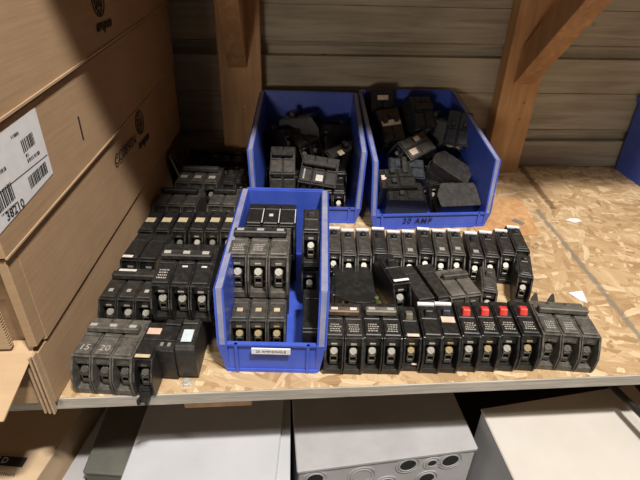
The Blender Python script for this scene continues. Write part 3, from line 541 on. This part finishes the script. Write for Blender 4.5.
# lower shelf and floor
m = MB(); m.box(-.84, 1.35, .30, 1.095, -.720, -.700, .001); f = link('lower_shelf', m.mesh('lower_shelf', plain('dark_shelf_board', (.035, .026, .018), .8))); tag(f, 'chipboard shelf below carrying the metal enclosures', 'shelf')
m = MB(); m.box(-3, 3.5, -3.5, 1.2, -1.05, -1.0, 0); f = link('floor', m.mesh('floor', plain('concrete_floor', (.22, .21, .2), .8))); tag(f, kind='structure')
# post legs that hold the shelves at their front ends
for x, lab in ((-.86, 'shelf leg beyond the left edge of the picture'), (1.375, 'shelf leg beyond the right edge of the picture')):
    m = MB(); m.box(x-.02, x+.02, .44, 1.13, -1.0, .98, .001); f = link('shelf_upright', m.mesh('shelf_upright', M['stud'])); tag(f, lab, 'shelf upright')
# cleat under the shelf edge, board and pipe at the right
m = MB(); m.box(-.1290, -.0400, .4480, .4860, -.0420, -.0190, .002); f = link('wooden_cleat', m.mesh('wooden_cleat', M['stud'])); tag(f, 'short orange wood cleat fixed under the front shelf edge', 'wood block')
# ------------------------------------------------------------------ cartons at the left
TA = math.tan(R(5))
def fx(y): return -.272+(y-.43)*TA
YB = 1.084
def carton(z0f, z0b, z1f, z1b, dx, yf, label, mat='card'):
    r = root('cardboard_box', (-.5, .75, min(z0f, z0b))); tag(r, label, 'cardboard box', 'cartons stacked at the left')
    m = MB()
    o_ = Vector((-.5, .75, min(z0f, z0b)))
    def pt(x, y, t):
        zf, zb = ((z0f, z0b), (z1f, z1b))[t]
        return Vector((x, y, zf+(zb-zf)*(y-.43)/.65)) - o_
    return r, m, pt, o_
def panel_obj(name, par, o_, P, mat, b=.0004):
    m = MB(); m.hexa([Vector(p)-o_ for p in P], b); return link(name, m.mesh(name, mat), par)
def facebox(o_, s0, s1, z0, z1, d0=.0, d1=.0006):
    """thin plate on the cartons' right face between depths s0..s1"""
    return [Vector((fx(s)+d, s, z))-o_ for z in (z0, z1) for s, d in ((s0, d0), (s0, d1), (s1, d1), (s1, d0))]
# bottom carton
r1, m, pt, o1 = carton(0, 0, .214, .250, 0, .43, 'bottom cardboard carton of the stack, standing beside the breakers')
def H(m, x0f, x1f, x0b, x1b, yf, yb, zf0, zb0, zf1, zb1, o_, b=.002):
    m.hexa([Vector((x0f, yf, zf0))-o_, Vector((x1f, yf, zf0))-o_, Vector((x1b, yb, zb0))-o_, Vector((x0b, yb, zb0))-o_,
            Vector((x0f, yf, zf1))-o_, Vector((x1f, yf, zf1))-o_, Vector((x1b, yb, zb1))-o_, Vector((x0b, yb, zb1))-o_], b)
H(m, -.79, fx(.43)-.003, -.79, fx(YB)-.003, .430, YB, .0005, .0005, .086, .116, o1)
H(m, -.79, fx(.447), -.79, fx(YB), .447, YB, .088, .118, .212, .249, o1)
H(m, fx(.43)-.010, fx(.43), fx(.448)-.010, fx(.448), .428, .448, .096, .096, .213, .214, o1, .001)
link('carton_body', m.mesh('carton_body', M['card']), r1)
m = MB()   # folded double board at the front corner
for k in range(3):
    H(m, fx(.43)-.003-.0035-k*.0055, fx(.43)-.004-k*.0055, fx(.43)-.003-.0035-k*.0055, fx(.43)-.004-k*.0055, .4215+k*.001, .4300, -.010, -.010, .088-k*.004, .088-k*.004, o1, .0006)
link('folded_flap', m.mesh('folded_flap', M['cardedge']), r1)
m = MB()
m.hexa([Vector(p)-o1 for p in ((-.60, .375, .030), (-.3045, .380, .032), (-.2790, .4290, .0865), (-.60, .4290, .0865), (-.60, .373, .033), (-.3045, .378, .035), (-.2790, .4445, .0925), (-.60, .4445, .0925))], .0006)
link('front_flap', m.mesh('front_flap', M['card2']), r1)
for k, (x, y0) in enumerate(((-.302, .4300), (-.326, .4200), (-.350, .4150))):
    m = MB(); H(m, x-.020, x, x-.022, x-.002, y0, y0+.007, .092, .092, .150-k*.006, .150-k*.006, o1, .0005)
    for j in range(14):
        m.box(x-.0005-o1.x, x+.0012-o1.x, y0-o1.y+.0005, y0+.0065-o1.y, .094+j*.0038-o1.z, .0955+j*.0038-o1.z, 0)
    link('corrugated_insert', m.mesh('corrugated_insert', M['cardedge']), r1)
t_ = link('printed_text', text_mesh('printed_text', 'CC0890N', .0235, M['ink'], .0001, .1, .0002), r1, Vector((fx(.782)+.0007, .762, .196))-o1); t_.rotation_euler = (R(90), 0, R(85))
def emblem(par, o_, s, z, dx, up=.0):
    nrm = Vector((math.cos(R(5)), -math.sin(R(5)), 0))
    m = MB(); c = Vector((fx(s)+dx, s, z))-o_
    m.ring(c, nrm, .0185, .0205, .0006); m.ring(c, nrm, .0115, .0130, .0006)
    for k in range(12):
        a = 2*math.pi*k/12; d = Vector((0, math.cos(a), math.sin(a))); q = c+d*.0158
        m.ring(q, nrm, .0010, .0022, .0006, 8)
    e = Vector((math.sin(R(5)), math.cos(R(5)), 0))
    for k in (-1, 0, 1): m.slab([c+e*(k*.006-.0017)+Vector((0, 0, -.008)), c+e*(k*.006+.0017)+Vector((0, 0, -.008)), c+e*(k*.006+.0006)+Vector((0, 0, .008)), c+e*(k*.006-.0006)+Vector((0, 0, .008))], nrm*.0006)
    link('round_emblem', m.mesh('round_emblem', M['ink']), par)
emblem(r1, o1, .845, .213, .0002)
t_ = link('printed_text', text_mesh('printed_text', 'arepco', .0190, M['ink'], .0001, .25, .0009), r1, Vector((fx(.855)+.0007, .850, .179))-o1); t_.rotation_euler = (R(90), 0, R(85))
# middle carton
r2, m, pt, o2 = carton(.2155, .2515, .3345, .370, 0, .425, 'middle cardboard carton of the stack with a large white shipping label')
H(m, -.79, fx(.425)+.003, -.79, fx(YB)+.003, .425, YB, .2155, .2515, .332, .370, o2)
link('carton_body', m.mesh('carton_body', M['card']), r2)
m = MB(); m.hexa([Vector((fx(s)+d, s, z+(s-.43)/.65*.036))-o2 for z in (.2150, .2172) for s, d in ((.426, .002), (.426, .0045), (1.08, .0045), (1.08, .002))], 0); link('lit_board_edge', m.mesh('lit_board_edge', M['cardedge']), r2)  # raw board edge with its highlight put into the pale colour
m = MB(); m.hexa(facebox(o2, .632, .6345, .262, .292, .0028, .0038), 0); link('hand_slot', m.mesh('hand_slot', M['hole']), r2)
m = MB(); 
P8 = [Vector((fx(s)+d, s, z))-o2 for (z_, ) in ((0,), (1,)) for s, d in ((.405, .003), (.405, .0037), (.545, .0037), (.545, .003)) for z in [(.244+(s-.44)*.10) if z_ == 0 else (.330+(s-.54)*.05)]]
m.hexa(P8, 0); lab = link('shipping_label', m.mesh('shipping_label', M['paper']), r2); tag(lab, 'white shipping label with bar codes')
m = MB()
def bars(s0, s1, z0, z1, seed, rise=.06):
    rr = random.Random(seed); s = s0
    while s < s1:
        w = .0006+rr.random()*.0016
        if s+w > s1: break
        dz = (s-s0)*rise
        m.hexa(facebox(o2, s, s+w, z0+dz, z1+dz, .0037, .0040), 0); s += w+.0006+rr.random()*.0012
bars(.497, .538, .2580, .2710, 3); bars(.430, .468, .2600, .2780, 4); bars(.503, .527, .2960, .3090, 5)
m.hexa(facebox(o2, .410, .543, .2775, .2782, .0037, .0040), 0)
bars(.505, .517, .2845, .2880, 6, 0); bars(.519, .530, .2845, .2880, 9, 0); bars(.505, .512, .2905, .2935, 2, 0); bars(.450, .470, .2930, .2965, 7, 0); bars(.490, .505, .3160, .3190, 8, 0); bars(.41, .45, .301, .305, 13, 0)
bars(.44, .47, .2565, .258, 14, 0)
link('bar_codes', m.mesh('bar_codes', M['ink']), lab)
t_ = link('printed_number', text_mesh('printed_number', '38210', .0135, M['ink'], .0001, 0, .0002), lab, Vector((fx(.462)+.0040, .462, .2520))-o2); t_.rotation_euler = (R(90), 0, R(85))
# top carton
r3, m, pt, o3 = carton(.336, .3725, .62, .66, 0, .42, 'top cardboard carton of the stack, cut off by the top edge')
H(m, -.79, fx(.42)+.006, -.79, fx(YB)+.006, .42, YB, .3360, .3725, .585, .620, o3)
link('carton_body', m.mesh('carton_body', M['card']), r3)
m = MB(); m.hexa([Vector((fx(s)+d, s, z+(s-.43)/.65*.0365))-o3 for z in (.3355, .3382) for s, d in ((.421, .004), (.421, .0078), (1.08, .0078), (1.08, .004))], 0); link('lit_board_edge', m.mesh('lit_board_edge', M['cardedge']), r3)  # pale strip again carries the highlight along this carton's raw bottom edge
emblem(r3, o3, .752, .412, .0064)
t_ = link('printed_text', text_mesh('printed_text', 'arepco', .0190, M['ink'], .0001, .25, .0009), r3, Vector((fx(.762)+.0068, .757, .382))-o3); t_.rotation_euler = (R(90), 0, R(85))
# ------------------------------------------------------------------ metal enclosures and carton below
def prism_top(P, zt, zb, name, matk, label, cat, group=None, lid=0, rim=None, zts=None):
    cx = sum(p[0] for p in P)/4; cy = sum(p[1] for p in P)/4
    r = root(name, (cx, cy, zb)); tag(r, label, cat, group)
    m = MB()
    h = zt-zb
    Q = [(p[0]-cx, p[1]-cy) for p in P]
    m.hexa([(x, y, 0) for x, y in Q]+[(x, y, h-.0015 if lid else h) for x, y in Q], .002)
    link('enclosure_body' if 'enclosure' in name else 'carton_body', m.mesh('body', M[matk]), r)
    if lid:
        m = MB(); c = 1.012
        m.hexa([(x*c, y*c, h-lid) for x, y in Q]+[(x*c, y*c, h) for x, y in Q], .0016)
        link('cover', m.mesh('cover', M[rim or matk]), r)
    return r, h, Q
prism_top([(-0.2311, 0.33), (-0.0199, 0.33), (0.0284, 0.8), (-0.1904, 0.8)], -.150, -.700, 'metal_enclosure', 'gal', 'pale gray metal enclosure under the shelf, left of the one with knockouts', 'metal enclosure', 'metal enclosures on the lower shelf', .008)
r_ = bpy.data.objects['metal_enclosure']; c_ = r_.location; m = MB(); m.slab([(x-c_.x, y-c_.y, .5350) for x, y in [(-0.0189, 0.345), (0.008, 0.345), (0.0198, 0.78), (0.0258, 0.78)]], (0, 0, .008), .0008); link('side_flange', m.mesh('side_flange', M['gal']), r_)
r_, h_, Q_ = prism_top([(0.0208, 0.4224), (0.2902, 0.4441), (0.2726, 0.8), (0.011, 0.8)], -.150, -.700, 'metal_enclosure', 'gal2', 'gray metal enclosure with round knockouts in its front, under the shelf middle', 'metal enclosure', 'metal enclosures on the lower shelf', .007)
ax = Vector((Q_[1][0]-Q_[0][0], Q_[1][1]-Q_[0][1], 0)); axn = ax.normalized(); nf = Vector((axn.y, -axn.x, 0))
for (u, zz, rad) in ((.165, -.0215, .0125), (.232, -.0240, .0130), (.203, -.0245, .0070), (.095, -.034, .0150), (.025, -.026, .012), (.055, -.058, .012), (.135, -.062, .012), (.20, -.062, .012)):
    c_ = Vector((Q_[0][0], Q_[0][1], h_+zz)) + axn*u
    m = MB(); m.ring(c_ + nf*.0002, nf, rad, rad+.0022, .0016, 24); m.ring(c_ + nf*.0002, nf, rad+.0050, rad+.0066, .0012, 24)
    k_ = link('knockout_ring', m.mesh('knockout_ring', M['gal2']), r_)
    m = MB(); m.cyl(c_ + nf*.0001, nf, rad*.97, .0009, 24); link('knockout_hole' if rad < .0145 else 'knockout_disc', m.mesh('knockout', M['hole'] if rad < .0145 else M['gal2']), k_)
prism_top([(0.3143, 0.2854), (0.5846, 0.3203), (0.5781, 0.5233), (0.3078, 0.4884)], -0.12, -.700, 'metal_enclosure', 'gal', 'beige topped metal enclosure at the lower right of the picture', 'metal enclosure', 'metal enclosures on the lower shelf', .004, 'beige')
prism_top([(-0.2898, 0.4552), (-0.227, 0.4468), (-0.2047, 0.72), (-0.2806, 0.72)], -0.175, -.700, 'metal_enclosure', 'dg', 'dark olive gray metal enclosure between the carton and pale enclosure', 'metal enclosure', 'metal enclosures on the lower shelf', .006)
r_, h_, Q_ = prism_top([(-0.7017, 0.4), (-0.3517, 0.4), (-0.2863, 0.7), (-0.6303, 0.72)], -0.16, -.700, 'cardboard_box', 'card3', 'open light cardboard box with a black printed band, lower left corner', 'cardboard box')
cx_ = sum(p[0] for p in [(-0.7017, 0.4), (-0.3517, 0.4), (-0.2863, 0.7), (-0.6303, 0.72)])/4; cy_ = sum(p[1] for p in [(-0.7017, 0.4), (-0.3517, 0.4), (-0.2863, 0.7), (-0.6303, 0.72)])/4
m = MB(); m.slab([(x-cx_, y-cy_, h_+.0003) for x, y in [(-0.4535, 0.4817), (-0.3682, 0.4704), (-0.3704, 0.4555), (-0.4462, 0.467)]], (0, 0, .0006)); bd = link('printed_band', m.mesh('printed_band', M['ink']), r_)
t_ = link('printed_text', text_mesh('printed_text', 'E D', .0125, M['paper'], .0001, 0, .0001), bd, (-0.4011-cx_-.002, 0.4683-cy_, h_+.0011)); t_.rotation_euler = (0, 0, R(-9))
t_ = link('printed_text', text_mesh('printed_text', 'lecteurs', .0085, M['ink'], .0001), r_, (-0.3882-cx_, 0.4466-cy_, h_+.0004)); t_.rotation_euler = (0, 0, R(-10))
prism_top([(-0.334, 0.44), (-0.296, 0.44), (-0.287, 0.66), (-0.2875, 0.66)], -0.205, -.700, 'metal_enclosure', 'gal2', 'narrow gray metal box wedged between the open carton and olive enclosure', 'metal enclosure', 'metal enclosures on the lower shelf')
m = MB(); a_ = Vector((0.5124, 0.5, -0.0889)); b_ = Vector((0.5229, 0.44, -0.0857)); a_ = a_+(a_-b_)*1.5; b_ = b_+(b_-a_)*.6
m.cyl(a_, b_-a_, .0055, (b_-a_).length, 14, None, .001); f = link('black_pipe', m.mesh('black_pipe', M['black'])); tag(f, 'black pipe running out beside the beige enclosure, lower right', 'pipe')
m = MB(); m.box(.478, .62, .470, .560, -.052, -.019, .001); f = link('chipboard_block', m.mesh('chipboard_block', M['stud'])); tag(f, 'chipboard block under the shelf at the right edge', 'wood block')
# ------------------------------------------------------------------ small things
f = MB(); f.hexa([(.3905, .800, .0002), (.515, .800, .0002), (.545, .965, .0002), (.3905, .965, .0002), (.3905, .800, .0014), (.515, .800, .0014), (.545, .965, .0014), (.3905, .965, .0014)], 0)
f = link('cardboard_sheet', f.mesh('cardboard_sheet', M['stud'])); tag(f, 'flat orange-tan sheet lying partly under the 20 AMP bin', 'sheet')
def scrap(pts, z, label, mat='paper', name='paper_scrap', cat='paper scrap'):
    m = MB(); m.slab([(x, y, z) for x, y in pts], (0, 0, .0006)); f = link(name, m.mesh(name, M[mat])); tag(f, label, cat); return f
scrap([(.487, .598), (.496, .590), (.505, .622), (.478, .618)], .0004, 'white triangular paper scrap beside the end of the front row')
scrap([(.598, .858), (.613, .847), (.632, .853), (.628, .864), (.612, .866)], .0004, 'torn white paper scrap near the joint of the shelf panels')
m = MB(); m.hexa([(.480, .858, .0016), (.493, .838, .0016), (.503, .844, .0016), (.489, .865, .0016), (.480, .858, .0032), (.493, .838, .0032), (.503, .844, .0032), (.489, .865, .0032)], .0004)
f = link('metal_tag', m.mesh('metal_tag', M['steel'])); tag(f, 'small gray metal clip lying on the orange-tan sheet', 'clip')
m = MB(); m.cyl((-.122, .4530, 0), (0, 0, 1), .0060, .004, 6, None, .0005); m.cyl((-.122, .4530, .004), (0, 0, 1), .0038, .003, 12); m.box(-.130, -.114, .4495, .4565, 0, .0016, .0003)
f = link('loose_screw', m.mesh('loose_screw', M['shine'])); tag(f, 'loose steel clamp screw lying on the shelf edge beside the small bin', 'screw')
m = MB(); m.cyl((.1460, .5830, 0), (0, 0, 1), .0065, .030, 12, .0035, .001)
f = link('wire_connector', m.mesh('wire_connector', M['green'])); tag(f, 'olive green plastic piece standing between the two breaker rows', 'wire connector')
# thin printed sleeve leaning on the cartons at the back
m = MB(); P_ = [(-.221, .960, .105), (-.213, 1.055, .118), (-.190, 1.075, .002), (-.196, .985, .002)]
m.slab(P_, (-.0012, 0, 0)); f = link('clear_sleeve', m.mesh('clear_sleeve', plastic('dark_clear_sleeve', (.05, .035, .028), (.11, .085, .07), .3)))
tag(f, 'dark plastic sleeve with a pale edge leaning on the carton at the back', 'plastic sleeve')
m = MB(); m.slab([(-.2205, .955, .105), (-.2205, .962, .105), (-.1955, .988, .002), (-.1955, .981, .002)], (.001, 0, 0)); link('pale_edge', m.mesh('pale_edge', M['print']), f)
# ------------------------------------------------------------------ light
wd = bpy.data.worlds.new('room_light'); S.world = wd; wd.use_nodes = True
bg = wd.node_tree.nodes['Background']; bg.inputs[0].default_value = (1.0, .86, .70, 1); bg.inputs[1].default_value = .02
def area(name, loc, target, size, sy, power, col):
    l = bpy.data.lights.new(name, 'AREA'); l.shape = 'RECTANGLE'; l.size = size; l.size_y = sy; l.energy = power; l.color = col
    o = bpy.data.objects.new(name, l); C.objects.link(o); o.location = loc
    o.rotation_euler = (Vector(target)-Vector(loc)).to_track_quat('-Z', 'Y').to_euler(); return o
area('ceiling_tube_light', (.55, -.45, 2.60), (.1, .60, 0), .30, .07, 26*4.4, (1.0, .94, .87))
area('second_ceiling_tube_light', (-.55, -.62, 2.60), (.1, .60, 0), .40, .10, 26*.18*4.4, (1.0, .93, .84))
area('low_fill_light', (-.95, -2.2, .15), (.2, 1.0, .2), .50, .25, 26*.62, (1.0, .89, .74))  # added low fill, standing in for light bounced around the room
# ------------------------------------------------------------------ camera
cam = bpy.data.cameras.new('camera'); cam.sensor_width = 36; cam.lens = 495/640*36; cam.clip_start = .01
co = bpy.data.objects.new('camera', cam); C.objects.link(co); co.location = (0, 0, .50)
th, ps, ro = R(32), R(5.5), R(2.0)
fw = Vector((math.sin(ps)*math.cos(th), math.cos(ps)*math.cos(th), -math.sin(th)))
r0 = Vector((math.cos(ps), -math.sin(ps), 0)); u0 = r0.cross(fw)
rr_ = math.cos(ro)*r0+math.sin(ro)*u0; uu = -math.sin(ro)*r0+math.cos(ro)*u0
co.rotation_euler = Matrix((rr_, uu, -fw)).transposed().to_euler()
S.camera = co
S.view_settings.view_transform = 'Standard'; S.view_settings.look = 'None'; S.view_settings.gamma = 1; S.view_settings.use_curve_mapping = False
S.view_settings.exposure = 0
